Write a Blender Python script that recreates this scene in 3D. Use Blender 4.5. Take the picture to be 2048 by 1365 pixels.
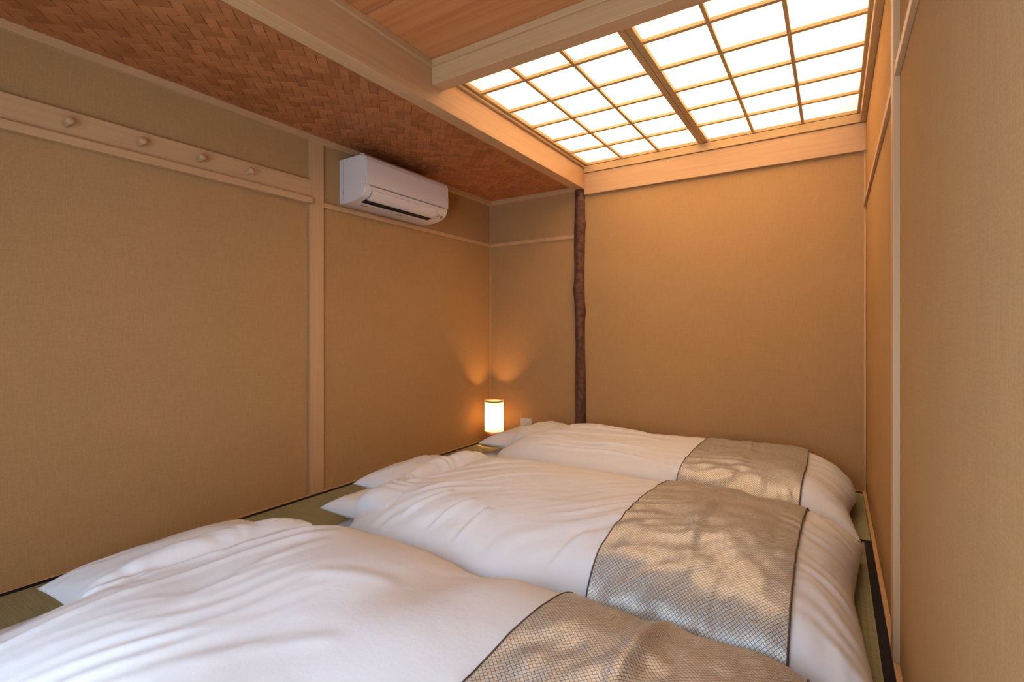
import bpy, bmesh, math, random
import numpy as np
from mathutils import Vector, Matrix

for o in list(bpy.data.objects):
    bpy.data.objects.remove(o, do_unlink=True)
SC = bpy.context.scene
COL = SC.collection
random.seed(7)

# ------------------------------------------------------------------ camera
cd = bpy.data.cameras.new('camera')
cd.sensor_width = 36.0
cd.lens = 1000.0 / 2048.0 * 36.0
cd.shift_y = -22.5 / 2048.0
cd.clip_start = 0.02
cam = bpy.data.objects.new('camera', cd)
cam.location = (0, 0, 1.0)
cam.rotation_euler = (math.radians(90), 0, math.atan(0.644))
COL.objects.link(cam)
SC.camera = cam

# ------------------------------------------------------------------ world, daylight, exposure
W = bpy.data.worlds.new('sky')
W.use_nodes = True
SC.world = W
bg = W.node_tree.nodes['Background']
bg.inputs['Color'].default_value = (0.57, 0.76, 1.0, 1)
DAY = 7.6
bg.inputs['Strength'].default_value = DAY
YF = -0.45                                   # front wall plane, just behind the camera
OPEN = (-1.50, 0.060, 0.03, 1.78)            # wide doorway in the front wall: x0, x1, z0, z1
pl = bpy.data.lights.new('doorway_daylight', 'AREA')
pl.shape = 'RECTANGLE'
pl.size, pl.size_y = OPEN[1] - OPEN[0], OPEN[3] - OPEN[2]
pl.cycles.is_portal = True
po = bpy.data.objects.new('doorway_daylight', pl)
po.location = ((OPEN[0] + OPEN[1]) / 2, YF - 0.06, (OPEN[2] + OPEN[3]) / 2)
po.rotation_euler = (math.radians(90), 0, 0)
COL.objects.link(po)
TUBE_STRENGTH = 138.0
TUBE_COLOR = (1.0, 0.73, 0.46, 1)
LAMP_POWER = 110.0
vs = SC.view_settings
vs.view_transform = 'Standard'
vs.look = 'None'
vs.exposure = 0.0
vs.gamma = 1.0
vs.use_curve_mapping = False
SC.cycles.diffuse_bounces = 3
SC.cycles.transmission_bounces = 5
SC.cycles.max_bounces = 5
SC.cycles.caustics_reflective = False
SC.cycles.caustics_refractive = False
SC.cycles.sample_clamp_indirect = 6.0
SC.cycles.use_light_tree = False
SC.cycles.adaptive_threshold = 0.07

# ------------------------------------------------------------------ materials
def newmat(name):
    m = bpy.data.materials.new(name)
    m.use_nodes = True
    nt = m.node_tree
    b = nt.nodes['Principled BSDF']
    return m, nt, b

def N(nt, t, **kw):
    n = nt.nodes.new(t)
    for k, v in kw.items():
        setattr(n, k, v)
    return n

def L(nt, a, b):
    nt.links.new(a, b)

def math_n(nt, op, a, b=None, c=None):
    n = nt.nodes.new('ShaderNodeMath')
    n.operation = op
    for i, v in enumerate((a, b, c)):
        if v is None:
            continue
        if isinstance(v, (int, float)):
            n.inputs[i].default_value = v
        else:
            nt.links.new(v, n.inputs[i])
    return n.outputs[0]

def ramp(nt, fac, stops):
    r = nt.nodes.new('ShaderNodeValToRGB')
    el = r.color_ramp.elements
    while len(el) < len(stops):
        el.new(0.5)
    for e, (p, c) in zip(el, stops):
        e.position = p
        e.color = (c[0], c[1], c[2], 1)
    L(nt, fac, r.inputs[0])
    return r.outputs[0]

def bump(nt, b, h, strength, dist):
    n = nt.nodes.new('ShaderNodeBump')
    n.inputs['Strength'].default_value = strength
    n.inputs['Distance'].default_value = dist
    L(nt, h, n.inputs['Height'])
    L(nt, n.outputs[0], b.inputs['Normal'])

def matte(m, nt, b):
    """swap the principled shader for a plain diffuse one (fabric and wallpaper have no gloss)"""
    d = nt.nodes.new('ShaderNodeBsdfDiffuse')
    for l in list(nt.links):
        if l.to_node == b and l.to_socket.name in ('Base Color', 'Normal'):
            nt.links.new(l.from_socket, d.inputs['Color' if l.to_socket.name == 'Base Color' else 'Normal'])
    d.inputs['Color'].default_value = b.inputs['Base Color'].default_value
    nt.links.new(d.outputs[0], nt.nodes['Material Output'].inputs['Surface'])
    nt.nodes.remove(b)
    return m

def wood(name, light, dark, axis='X', freq=60.0, rough=0.5, contrast=1.0, stretch=40.0):
    """straight-grained wood; grain runs along the given local axis"""
    m, nt, b = newmat(name)
    tc = N(nt, 'ShaderNodeTexCoord')
    oi = N(nt, 'ShaderNodeObjectInfo')
    mp = N(nt, 'ShaderNodeMapping')
    s = [freq, freq, freq]
    s['XYZ'.index(axis)] = freq / stretch
    mp.inputs['Scale'].default_value = s
    add = N(nt, 'ShaderNodeVectorMath', operation='ADD')
    sc = N(nt, 'ShaderNodeVectorMath', operation='SCALE')
    comb = N(nt, 'ShaderNodeCombineXYZ')
    for i in range(3):
        L(nt, oi.outputs['Random'], comb.inputs[i])
    L(nt, comb.outputs[0], sc.inputs[0])
    sc.inputs['Scale'].default_value = 7.0
    L(nt, tc.outputs['Object'], add.inputs[0])
    L(nt, sc.outputs[0], add.inputs[1])
    L(nt, add.outputs[0], mp.inputs[0])
    n1 = N(nt, 'ShaderNodeTexNoise')
    n1.inputs['Scale'].default_value = 1.0
    n1.inputs['Detail'].default_value = 4.0
    n1.inputs['Roughness'].default_value = 0.6
    L(nt, mp.outputs[0], n1.inputs['Vector'])
    mp2 = N(nt, 'ShaderNodeMapping')
    s2 = [freq / 7] * 3
    s2['XYZ'.index(axis)] = freq / 7 / 14
    mp2.inputs['Scale'].default_value = s2
    L(nt, add.outputs[0], mp2.inputs[0])
    n2 = N(nt, 'ShaderNodeTexNoise')
    n2.inputs['Scale'].default_value = 1.0
    n2.inputs['Detail'].default_value = 2.0
    L(nt, mp2.outputs[0], n2.inputs['Vector'])
    f = math_n(nt, 'ADD', math_n(nt, 'MULTIPLY', n1.outputs[0], 0.65), math_n(nt, 'MULTIPLY', n2.outputs[0], 0.35))
    f = math_n(nt, 'ADD', math_n(nt, 'MULTIPLY', math_n(nt, 'SUBTRACT', f, 0.5), contrast), 0.5)
    L(nt, ramp(nt, f, [(0.3, dark), (0.68, light)]), b.inputs['Base Color'])
    b.inputs['Roughness'].default_value = rough
    b.inputs['Specular IOR Level'].default_value = 0.35
    bump(nt, b, n1.outputs[0], 0.12, 0.001)
    return m

def plain(name, col, rough=0.5, spec=0.5, metal=0.0):
    m, nt, b = newmat(name)
    b.inputs['Base Color'].default_value = (*col, 1)
    b.inputs['Roughness'].default_value = rough
    b.inputs['Specular IOR Level'].default_value = spec
    b.inputs['Metallic'].default_value = metal
    return m

def mottled(name, c1, c2, scale, rough=0.5, bs=0.0, bd=0.001, detail=4.0, spec=0.3):
    m, nt, b = newmat(name)
    tc = N(nt, 'ShaderNodeTexCoord')
    n = N(nt, 'ShaderNodeTexNoise')
    n.inputs['Scale'].default_value = scale
    n.inputs['Detail'].default_value = detail
    L(nt, tc.outputs['Object'], n.inputs['Vector'])
    L(nt, ramp(nt, n.outputs[0], [(0.3, c1), (0.7, c2)]), b.inputs['Base Color'])
    b.inputs['Roughness'].default_value = rough
    b.inputs['Specular IOR Level'].default_value = spec
    if bs:
        bump(nt, b, n.outputs[0], bs, bd)
    return m

def wallpaper(name):
    """tan fabric-look wallpaper: speckle plus fine vertical/horizontal threads"""
    m, nt, b = newmat(name)
    tc = N(nt, 'ShaderNodeTexCoord')
    def noise(scale, vec, detail=3.0):
        n = N(nt, 'ShaderNodeTexNoise')
        n.inputs['Scale'].default_value = 1.0
        n.inputs['Detail'].default_value = detail
        mp = N(nt, 'ShaderNodeMapping')
        mp.inputs['Scale'].default_value = scale
        L(nt, vec, mp.inputs[0])
        L(nt, mp.outputs[0], n.inputs['Vector'])
        return n.outputs[0]
    o = tc.outputs['Object']
    sp = noise((260, 260, 260), o)
    vt = noise((330, 330, 14), o, 2)
    hz = noise((14, 14, 330), o, 2)
    big = noise((3, 3, 3), o, 2)
    f = math_n(nt, 'ADD', math_n(nt, 'MULTIPLY', sp, 0.45), math_n(nt, 'MULTIPLY', vt, 0.3))
    f = math_n(nt, 'ADD', f, math_n(nt, 'MULTIPLY', hz, 0.15))
    f = math_n(nt, 'ADD', f, math_n(nt, 'MULTIPLY', big, 0.10))
    L(nt, ramp(nt, f, [(0.34, (0.390, 0.207, 0.081)), (0.66, (0.485, 0.273, 0.117))]), b.inputs['Base Color'])
    b.inputs['Roughness'].default_value = 0.85
    b.inputs['Specular IOR Level'].default_value = 0.15
    bump(nt, b, f, 0.25, 0.0008)
    return matte(m, nt, b)

M = {}
HL, HD = (0.61, 0.355, 0.172), (0.53, 0.288, 0.128)
M['wall'] = wallpaper('tan_wallpaper')
M['hinoki_x'] = wood('pale_cypress_x', HL, HD, 'X')
M['hinoki_y'] = wood('pale_cypress_y', HL, HD, 'Y')
M['hinoki_z'] = wood('pale_cypress_z', HL, HD, 'Z', contrast=1.2)
M['board'] = wood('cedar_board', (0.62, 0.250, 0.085), (0.46, 0.155, 0.046), 'X', freq=34, contrast=1.5, stretch=50)
M['shoji_x'] = wood('shoji_bar_x', (0.60, 0.37, 0.16), (0.50, 0.30, 0.12), 'X', freq=90)
M['shoji_y'] = wood('shoji_bar_y', (0.60, 0.37, 0.16), (0.50, 0.30, 0.12), 'Y', freq=90)
M['log'] = mottled('dark_bark_log', (0.045, 0.018, 0.012), (0.15, 0.06, 0.035), 26, 0.55, 0.5, 0.004, 6, 0.2)
M['border'] = plain('black_cloth_border', (0.012, 0.009, 0.010), 0.75, 0.2)
M['plaster'] = plain('white_box_lining', (0.84, 0.80, 0.74), 0.8, 0.0)
M['shadow_gap'] = plain('dark_gap', (0.10, 0.05, 0.02), 0.9, 0.1)
M['ac_white'] = plain('warm_white_plastic', (0.78, 0.655, 0.59), 0.22, 0.5)
M['ac_dark'] = plain('dark_vent', (0.012, 0.010, 0.010), 0.6, 0.3)
M['ac_grey'] = plain('grey_plastic', (0.20, 0.17, 0.15), 0.4)
M['ac_seam'] = plain('seam_grey', (0.25, 0.20, 0.18), 0.6)
M['outlet'] = plain('ivory_plastic', (0.68, 0.62, 0.55), 0.35)
M['rim'] = plain('brown_rim', (0.16, 0.07, 0.03), 0.5)
M['lampwood'] = wood('lamp_base_wood', (0.55, 0.22, 0.08), (0.36, 0.12, 0.04), 'Z', freq=60)
M['cord'] = plain('black_cord', (0.02, 0.015, 0.012), 0.5)

def weave_mat():
    m, nt, b = newmat('woven_cedar_strip')
    uv = N(nt, 'ShaderNodeUVMap')
    oi = N(nt, 'ShaderNodeObjectInfo')
    ge = N(nt, 'ShaderNodeNewGeometry')
    r = math_n(nt, 'FRACT', math_n(nt, 'ADD', math_n(nt, 'MULTIPLY', oi.outputs['Random'], 3.7), ge.outputs['Random Per Island']))
    comb = N(nt, 'ShaderNodeCombineXYZ')
    L(nt, math_n(nt, 'MULTIPLY', r, 50.0), comb.inputs[2])
    add = N(nt, 'ShaderNodeVectorMath', operation='ADD')
    L(nt, uv.outputs[0], add.inputs[0]); L(nt, comb.outputs[0], add.inputs[1])
    mp = N(nt, 'ShaderNodeMapping')
    mp.inputs['Scale'].default_value = (8, 320, 1)
    L(nt, add.outputs[0], mp.inputs[0])
    n = N(nt, 'ShaderNodeTexNoise')
    n.inputs['Scale'].default_value = 1.0
    n.inputs['Detail'].default_value = 3.0
    L(nt, mp.outputs[0], n.inputs['Vector'])
    f = math_n(nt, 'ADD', math_n(nt, 'MULTIPLY', n.outputs[0], 0.55), math_n(nt, 'MULTIPLY', r, 0.42))
    L(nt, ramp(nt, f, [(0.2, (0.32, 0.098, 0.028)), (0.8, (0.51, 0.182, 0.060))]), b.inputs['Base Color'])
    b.inputs['Roughness'].default_value = 0.5
    b.inputs['Specular IOR Level'].default_value = 0.3
    bump(nt, b, n.outputs[0], 0.25, 0.0006)
    return m
M['weave'] = weave_mat()

def paper_mat(name, col, trans):
    m, nt, b = newmat(name)
    tc = N(nt, 'ShaderNodeTexCoord')
    n = N(nt, 'ShaderNodeTexNoise')
    n.inputs['Scale'].default_value = 90.0
    n.inputs['Detail'].default_value = 5.0
    L(nt, tc.outputs['Object'], n.inputs['Vector'])
    c = ramp(nt, n.outputs[0], [(0.3, tuple(v * 0.93 for v in col)), (0.7, col)])
    t = N(nt, 'ShaderNodeBsdfTranslucent')
    d = N(nt, 'ShaderNodeBsdfDiffuse')
    L(nt, c, t.inputs[0]); L(nt, c, d.inputs[0])
    mx = N(nt, 'ShaderNodeMixShader')
    mx.inputs[0].default_value = trans
    L(nt, d.outputs[0], mx.inputs[1]); L(nt, t.outputs[0], mx.inputs[2])
    L(nt, mx.outputs[0], nt.nodes['Material Output'].inputs['Surface'])
    return m
M['paper'] = paper_mat('shoji_paper', (0.90, 0.88, 0.84), 0.72)
M['shade'] = paper_mat('lamp_shade_paper', (0.92, 0.86, 0.74), 0.6)

def emit(name, col, s):
    m, nt, b = newmat(name)
    b.inputs['Base Color'].default_value = (0.8, 0.8, 0.8, 1)
    b.inputs['Emission Color'].default_value = col
    b.inputs['Emission Strength'].default_value = s
    return m
M['tube'] = emit('lit_tube', TUBE_COLOR, TUBE_STRENGTH)

def cotton(name, col):
    m, nt, b = newmat(name)
    tc = N(nt, 'ShaderNodeTexCoord')
    n = N(nt, 'ShaderNodeTexNoise')
    n.inputs['Scale'].default_value = 9.0
    n.inputs['Detail'].default_value = 5.0
    n.inputs['Roughness'].default_value = 0.55
    L(nt, tc.outputs['Object'], n.inputs['Vector'])
    b.inputs['Base Color'].default_value = (*col, 1)
    b.inputs['Roughness'].default_value = 0.75
    b.inputs['Specular IOR Level'].default_value = 0.2
    bump(nt, b, n.outputs[0], 0.25, 0.012)
    return matte(m, nt, b)
M['cotton'] = cotton('white_cotton', (0.87, 0.835, 0.825))

def tatami_mat():
    m, nt, b = newmat('tatami_rush')
    tc = N(nt, 'ShaderNodeTexCoord')
    sx = N(nt, 'ShaderNodeSeparateXYZ')
    L(nt, tc.outputs['Object'], sx.inputs[0])
    # mats are modelled with the long side on local Y; ribs of the weave run along Y
    rib = math_n(nt, 'SINE', math_n(nt, 'MULTIPLY', sx.outputs[1], 2 * math.pi / 0.0055))
    row = math_n(nt, 'SINE', math_n(nt, 'MULTIPLY', sx.outputs[0], 2 * math.pi / 0.016))
    mp = N(nt, 'ShaderNodeMapping')
    mp.inputs['Scale'].default_value = (4, 170, 4)
    L(nt, tc.outputs['Object'], mp.inputs[0])
    n = N(nt, 'ShaderNodeTexNoise')
    n.inputs['Scale'].default_value = 1.0
    n.inputs['Detail'].default_value = 3
    L(nt, mp.outputs[0], n.inputs['Vector'])
    f = math_n(nt, 'ADD', math_n(nt, 'MULTIPLY', n.outputs[0], 0.7), math_n(nt, 'MULTIPLY', math_n(nt, 'ADD', rib, row), 0.09))
    L(nt, ramp(nt, f, [(0.1, (0.22, 0.200, 0.100)), (0.7, (0.41, 0.370, 0.200))]), b.inputs['Base Color'])
    b.inputs['Roughness'].default_value = 0.6
    b.inputs['Specular IOR Level'].default_value = 0.3
    bump(nt, b, math_n(nt, 'ADD', rib, row), 0.3, 0.0006)
    return m
M['tatami'] = tatami_mat()

def brocade():
    """satin throw: diagonal basket-weave of light yarn blocks outlined by dark yarn (UV in metres)"""
    m, nt, b = newmat('woven_satin_brocade')
    uv = N(nt, 'ShaderNodeUVMap')
    mp = N(nt, 'ShaderNodeMapping')
    mp.inputs['Rotation'].default_value = (0, 0, math.radians(45))
    c = 1 / 0.0085
    mp.inputs['Scale'].default_value = (c, c, c)
    L(nt, uv.outputs[0], mp.inputs[0])
    sx = N(nt, 'ShaderNodeSeparateXYZ')
    L(nt, mp.outputs[0], sx.inputs[0])
    X, Y = sx.outputs[0], sx.outputs[1]
    fx, fy = math_n(nt, 'FRACT', X), math_n(nt, 'FRACT', Y)
    par = math_n(nt, 'MODULO', math_n(nt, 'ADD', math_n(nt, 'FLOOR', X), math_n(nt, 'FLOOR', Y)), 2.0)
    par = math_n(nt, 'ABSOLUTE', par)
    def edge(v):
        return math_n(nt, 'LESS_THAN', math_n(nt, 'MINIMUM', v, math_n(nt, 'SUBTRACT', 1.0, v)), 0.08)
    line = math_n(nt, 'MAXIMUM', edge(fx), edge(fy))
    def stripes(v):
        return math_n(nt, 'LESS_THAN', math_n(nt, 'FRACT', math_n(nt, 'MULTIPLY', v, 3.0)), 0.22)
    st = math_n(nt, 'ADD', math_n(nt, 'MULTIPLY', stripes(fx), par), math_n(nt, 'MULTIPLY', stripes(fy), math_n(nt, 'SUBTRACT', 1.0, par)))
    dark = math_n(nt, 'MINIMUM', math_n(nt, 'ADD', line, math_n(nt, 'MULTIPLY', st, 0.55)), 1.0)
    wn = N(nt, 'ShaderNodeTexWhiteNoise', noise_dimensions='2D')
    fl = N(nt, 'ShaderNodeVectorMath', operation='FLOOR')
    L(nt, mp.outputs[0], fl.inputs[0]); L(nt, fl.outputs[0], wn.inputs['Vector'])
    light = ramp(nt, wn.outputs['Value'], [(0.0, (0.60, 0.53, 0.42)), (0.45, (0.72, 0.67, 0.58)), (1.0, (0.68, 0.69, 0.67))])
    mix = N(nt, 'ShaderNodeMix', data_type='RGBA')
    L(nt, dark, mix.inputs[0])
    L(nt, light, mix.inputs[6])
    mix.inputs[7].default_value = (0.17, 0.125, 0.095, 1)
    L(nt, mix.outputs[2], b.inputs['Base Color'])
    b.inputs['Metallic'].default_value = 0.30
    b.inputs['Roughness'].default_value = 0.40
    b.inputs['Specular IOR Level'].default_value = 0.5
    bump(nt, b, math_n(nt, 'SUBTRACT', 1.0, dark), 0.2, 0.0006)
    return m
M['brocade'] = brocade()
M['hem'] = plain('dark_brown_hem', (0.10, 0.06, 0.045), 0.6, 0.3)

# ------------------------------------------------------------------ builders
WLOC = {}
def link(o, parent=None, origin=(0, 0, 0)):
    COL.objects.link(o)
    origin = Vector(origin)
    if parent is not None:
        o.parent = parent
        o.location = origin - WLOC[parent.name]
    else:
        o.location = origin
    WLOC[o.name] = origin
    return o

def tag(o, label=None, cat=None, group=None, kind=None):
    if label: o['label'] = label
    if cat: o['category'] = cat
    if group: o['group'] = group
    if kind: o['kind'] = kind
    return o

def empty(name, loc, label=None, cat=None, group=None, kind=None):
    o = bpy.data.objects.new(name, None)
    o.empty_display_size = 0.05
    link(o, None, loc)
    return tag(o, label, cat, group, kind)

def mesh(name, verts, faces, mat, parent=None, origin=None, smooth=False, uvs=None):
    """verts in world space; origin defaults to the parent's base (or the world origin)"""
    if origin is None:
        origin = WLOC[parent.name] if parent is not None else Vector((0, 0, 0))
    origin = Vector(origin)
    me = bpy.data.meshes.new(name)
    me.from_pydata([tuple(Vector(v) - origin) for v in verts], [], faces)
    me.materials.append(mat)
    if smooth:
        me.polygons.foreach_set('use_smooth', [True] * len(me.polygons))
    if uvs is not None:
        ul = me.uv_layers.new(name='UVMap')
        for lp in me.loops:
            ul.data[lp.index].uv = uvs[lp.vertex_index]
    me.update()
    o = bpy.data.objects.new(name, me)
    return link(o, parent, origin)

def bm_obj(name, bm, mat, parent=None, origin=None, smooth=False):
    if origin is None:
        origin = WLOC[parent.name] if parent is not None else Vector((0, 0, 0))
    origin = Vector(origin)
    bmesh.ops.translate(bm, verts=bm.verts, vec=-origin)
    bmesh.ops.recalc_face_normals(bm, faces=bm.faces)
    me = bpy.data.meshes.new(name)
    bm.to_mesh(me); bm.free()
    me.materials.append(mat)
    if smooth:
        me.polygons.foreach_set('use_smooth', [True] * len(me.polygons))
    o = bpy.data.objects.new(name, me)
    return link(o, parent, origin)

def box_bm(x0, x1, y0, y1, z0, z1, bevel=0.0, seg=2, bm=None):
    b = bmesh.new()
    r = bmesh.ops.create_cube(b, size=1.0)
    bmesh.ops.scale(b, verts=b.verts, vec=(x1 - x0, y1 - y0, z1 - z0))
    bmesh.ops.translate(b, verts=b.verts, vec=((x0 + x1) / 2, (y0 + y1) / 2, (z0 + z1) / 2))
    if bevel:
        bmesh.ops.bevel(b, geom=list(b.edges), offset=bevel, segments=seg, affect='EDGES', profile=0.5)
    if bm is None:
        return b
    tmp = bpy.data.meshes.new('tmp'); b.to_mesh(tmp); b.free()
    bm.from_mesh(tmp); bpy.data.meshes.remove(tmp)
    return bm

def box(name, x0, x1, y0, y1, z0, z1, mat, parent=None, bevel=0.0015, origin=None, center=False):
    if center:
        origin = ((x0 + x1) / 2, (y0 + y1) / 2, (z0 + z1) / 2)
    return bm_obj(name, box_bm(x0, x1, y0, y1, z0, z1, bevel), mat, parent, origin)

def lathe(name, cx, cy, prof, mat, parent=None, seg=40, smooth=True, closed=False):
    vs_, fs = [], []
    n = len(prof)
    for i in range(seg):
        a = 2 * math.pi * i / seg
        for r, z in prof:
            vs_.append((cx + r * math.cos(a), cy + r * math.sin(a), z))
    last = n if closed else n - 1
    for i in range(seg):
        j = (i + 1) % seg
        for k in range(last):
            k2 = (k + 1) % n
            fs.append((i * n + k, j * n + k, j * n + k2, i * n + k2))
    o = mesh(name, vs_, fs, mat, parent, None, smooth)
    return o

def tube(name, pts, r, mat, parent=None, seg=8, origin=None):
    pts = [Vector(p) for p in pts]
    vs_, fs = [], []
    up = Vector((0, 0, 1))
    for i, p in enumerate(pts):
        t = (pts[min(i + 1, len(pts) - 1)] - pts[max(i - 1, 0)]).normalized()
        a = t.cross(up)
        if a.length < 1e-3:
            a = t.cross(Vector((1, 0, 0)))
        a.normalize(); b = t.cross(a)
        rr = r[i] if isinstance(r, (list, tuple)) else r
        for k in range(seg):
            w = 2 * math.pi * k / seg
            vs_.append(p + rr * (math.cos(w) * a + math.sin(w) * b))
    for i in range(len(pts) - 1):
        for k in range(seg):
            k2 = (k + 1) % seg
            fs.append((i * seg + k, i * seg + k2, (i + 1) * seg + k2, (i + 1) * seg + k))
    fs.append(tuple(range(seg))[::-1]); fs.append(tuple(range((len(pts) - 1) * seg, len(pts) * seg)))
    return mesh(name, vs_, fs, mat, parent, origin, True)

# ------------------------------------------------------------------ room dimensions (metres)
XL, XR = -2.667, 0.165
YB = 3.77
ZLOW = 2.175            # woven ceiling
ZBOARD = 2.358          # board ceiling
ZSH = 2.33              # shoji plane (underside of the bars)
BX0, BX1 = -1.795, -1.71    # long beam
CY0, CY1 = 1.906, 1.990     # cross beam
ZT0, ZT1 = 1.757, 1.787     # wall trim
TH = 0.10

def S(o, label):
    return tag(o, label, None, None, 'structure')

# floor: sub-floor slab, then tatami mats
floor = S(box('floor', XL - TH, XR + TH, YF - TH, YB + TH, -0.16, -0.055, M['shadow_gap'], None, 0.0), 'tatami mat floor of the small bedroom')
def tatami(x0, x1, y0, y1, long_y, borders):
    """borders: list of 'x0','x1','y0','y1' sides that carry the cloth edging"""
    cx, cy = (x0 + x1) / 2, (y0 + y1) / 2
    g = 0.0012
    b = box_bm(-(x1 - x0) / 2 + g, (x1 - x0) / 2 - g, -(y1 - y0) / 2 + g, (y1 - y0) / 2 - g, -0.05, 0.0, 0.002, 1)
    if not long_y:
        bmesh.ops.rotate(b, verts=b.verts, cent=(0, 0, 0), matrix=Matrix.Rotation(math.radians(90), 3, 'Z'))
    me = bpy.data.meshes.new('tatami_mat'); b.to_mesh(me); b.free(); me.materials.append(M['tatami'])
    o = bpy.data.objects.new('tatami_mat', me)
    link(o, floor, (cx, cy, 0))
    if not long_y:
        o.rotation_euler.z = math.radians(-90)
    bw = 0.030
    for s in borders:
        r = {'x0': (x0 + g, x0 + bw, y0 + g, y1 - g), 'x1': (x1 - bw, x1 - g, y0 + g, y1 - g),
             'y0': (x0 + g, x1 - g, y0 + g, y0 + bw), 'y1': (x0 + g, x1 - g, y1 - bw, y1 - g)}[s]
        bb = box_bm(r[0] - cx, r[1] - cx, r[2] - cy, r[3] - cy, -0.004, 0.0016, 0.0006, 1)
        if not long_y:
            bmesh.ops.rotate(bb, verts=bb.verts, cent=(0, 0, 0), matrix=Matrix.Rotation(math.radians(90), 3, 'Z'))
        mb = bpy.data.meshes.new('cloth_border'); bb.to_mesh(mb); bb.free(); mb.materials.append(M['border'])
        ob = bpy.data.objects.new('cloth_border', mb)
        COL.objects.link(ob); ob.parent = o
FX0, FX1 = XL + 0.018, XR - 0.016
MW = (FX1 - FX0) / 3
J1, J2 = 1.955, 2.875
tatami(FX0, FX0 + MW, J1, YB - 0.012, True, ['x0', 'x1'])
tatami(FX0, FX0 + MW, 0.10, J1, True, ['x0', 'x1'])
tatami(FX0, FX0 + MW, YF, 0.10, True, ['x0', 'x1'])
tatami(FX0 + MW, FX1, J2, YB - 0.012, False, ['y0', 'y1'])
tatami(FX1 - MW, FX1, J2 - 1.84, J2, True, ['x0', 'x1'])
tatami(FX0 + MW, FX1 - MW, J2 - 1.84, J2, True, ['x0', 'x1'])
tatami(FX0 + MW, FX1, 0.12, J2 - 1.84, False, ['y0', 'y1'])
tatami(FX0 + MW, FX1, YF, 0.12, False, ['y0', 'y1'])
S(box('baseboard_left', XL, FX0, YF, YB, -0.05, 0.004, M['hinoki_y']), 'thin wooden floor strip along the left wall')
S(box('baseboard_right', FX1, XR, YF, YB, -0.05, 0.004, M['hinoki_y']), 'thin wooden floor strip along the right wall')
S(box('baseboard_back', FX0, FX1, YB - 0.012, YB, -0.05, 0.003, M['hinoki_x']), 'thin wooden floor strip along the back wall')

# walls
S(box('wall_left', XL - TH, XL, YF - TH, YB + TH, -0.16, 2.9, M['wall'], None, 0.0), 'tan fabric-textured left wall')
S(box('wall_back', XL, XR, YB, YB + TH, -0.16, 2.9, M['wall'], None, 0.0), 'tan fabric-textured back wall')
S(box('wall_right', XR, XR + TH, YF - TH, YB + TH, -0.16, 2.9, M['wall'], None, 0.0), 'tan fabric-textured right wall')
fb = box_bm(XL, OPEN[0], YF - TH, YF, -0.16, 2.9)
box_bm(OPEN[1], XR, YF - TH, YF, -0.16, 2.9, bm=fb)
box_bm(OPEN[0], OPEN[1], YF - TH, YF, OPEN[3], 2.9, bm=fb)
box_bm(OPEN[0], OPEN[1], YF - TH, YF, -0.16, OPEN[2], bm=fb)
S(bm_obj('wall_front', fb, M['wall']), 'tan fabric-textured wall behind the viewer')

# left wall trim
PY0, PY1 = 1.872, 1.968
S(box('trim_1', XL - 0.02, XL + 0.018, PY0, PY1, 0.004, 2.175, M['hinoki_z'], None, 0.002), 'pale wooden post on the left wall beside the air conditioner')
S(box('trim_2', XL, XL + 0.045, YF, PY0, ZT0, 1.793, M['hinoki_y'], None, 0.002), 'pale wooden lintel rail below the peg board on the left wall')
S(box('trim_3', XL, XL + 0.014, PY1, YB, ZT0, ZT1, M['hinoki_y'], None, 0.0015), 'slim wooden picture rail under the air conditioner')
S(box('trim_4', XL, BX0 + 0.02, YB - 0.014, YB, ZT0, ZT1, M['hinoki_x'], None, 0.0015), 'slim wooden rail on the back wall between corner and log post')
S(box('trim_5', XL, XL + 0.030, YF, YB, 2.140, ZLOW + 0.01, M['hinoki_y'], None, 0.0015), 'wooden ceiling moulding along the left wall')
S(box('trim_6', XL + 0.030, BX0, YB - 0.030, YB, 2.140, ZLOW + 0.01, M['hinoki_x'], None, 0.0015), 'wooden ceiling moulding above the back corner')
S(box('trim_7', XL, XL + 0.010, YB - 0.010, YB, 0.004, 2.14, M['hinoki_z'], None, 0.002), 'thin wooden bead in the left back corner')
S(box('trim_8', XR - 0.010, XR, YB - 0.012, YB, 0.004, 2.12, M['hinoki_z'], None, 0.002), 'thin wooden bead in the right back corner')
# right wall trim
RPY0, RPY1 = 1.875, 1.955
S(box('trim_9', XR - 0.016, XR + 0.02, RPY0, RPY1, 0.004, ZBOARD, M['hinoki_z'], None, 0.002), 'narrow pale wooden post on the right wall')
S(box('trim_10', XR - 0.012, XR, RPY1, YB, ZT0, ZT1, M['hinoki_y'], None, 0.0015), 'slim wooden rail on the right wall beyond the post')
S(box('trim_11', XR - 0.014, XR, YF, RPY0, ZT0, ZT1, M['hinoki_y'], None, 0.0015), 'slim wooden rail on the right wall nearest the viewer')
# beams
S(box('trim_12', BX0, BX1, YF, YB, 2.147, 2.42, M['hinoki_y'], None, 0.003), 'long pale ceiling beam between woven ceiling and paper light')
S(box('trim_13', BX1, XR, CY0, CY1, 2.240, 2.42, M['hinoki_x'], None, 0.003), 'pale cross beam in front of the glowing paper ceiling')
S(box('trim_14', BX1, XR, YB - 0.030, YB, 2.100, 2.272, M['hinoki_x'], None, 0.002), 'pale wooden header beam across the top of the back wall')
S(box('trim_15', BX1, XR, YB - 0.042, YB, 2.274, 2.328, M['shoji_x'], None, 0.002), 'narrow moulding between header beam and paper ceiling')
S(box('trim_16', XR - 0.030, XR, CY1, YB - 0.042, 2.274, 2.328, M['shoji_y'], None, 0.002), 'narrow moulding along the right edge of the paper ceiling')
S(box('trim_17', BX1, BX1 + 0.018, CY1, YB - 0.042, 2.312, 2.328, M['shoji_y'], None, 0.002), 'small ledge between long beam and paper ceiling')
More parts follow.
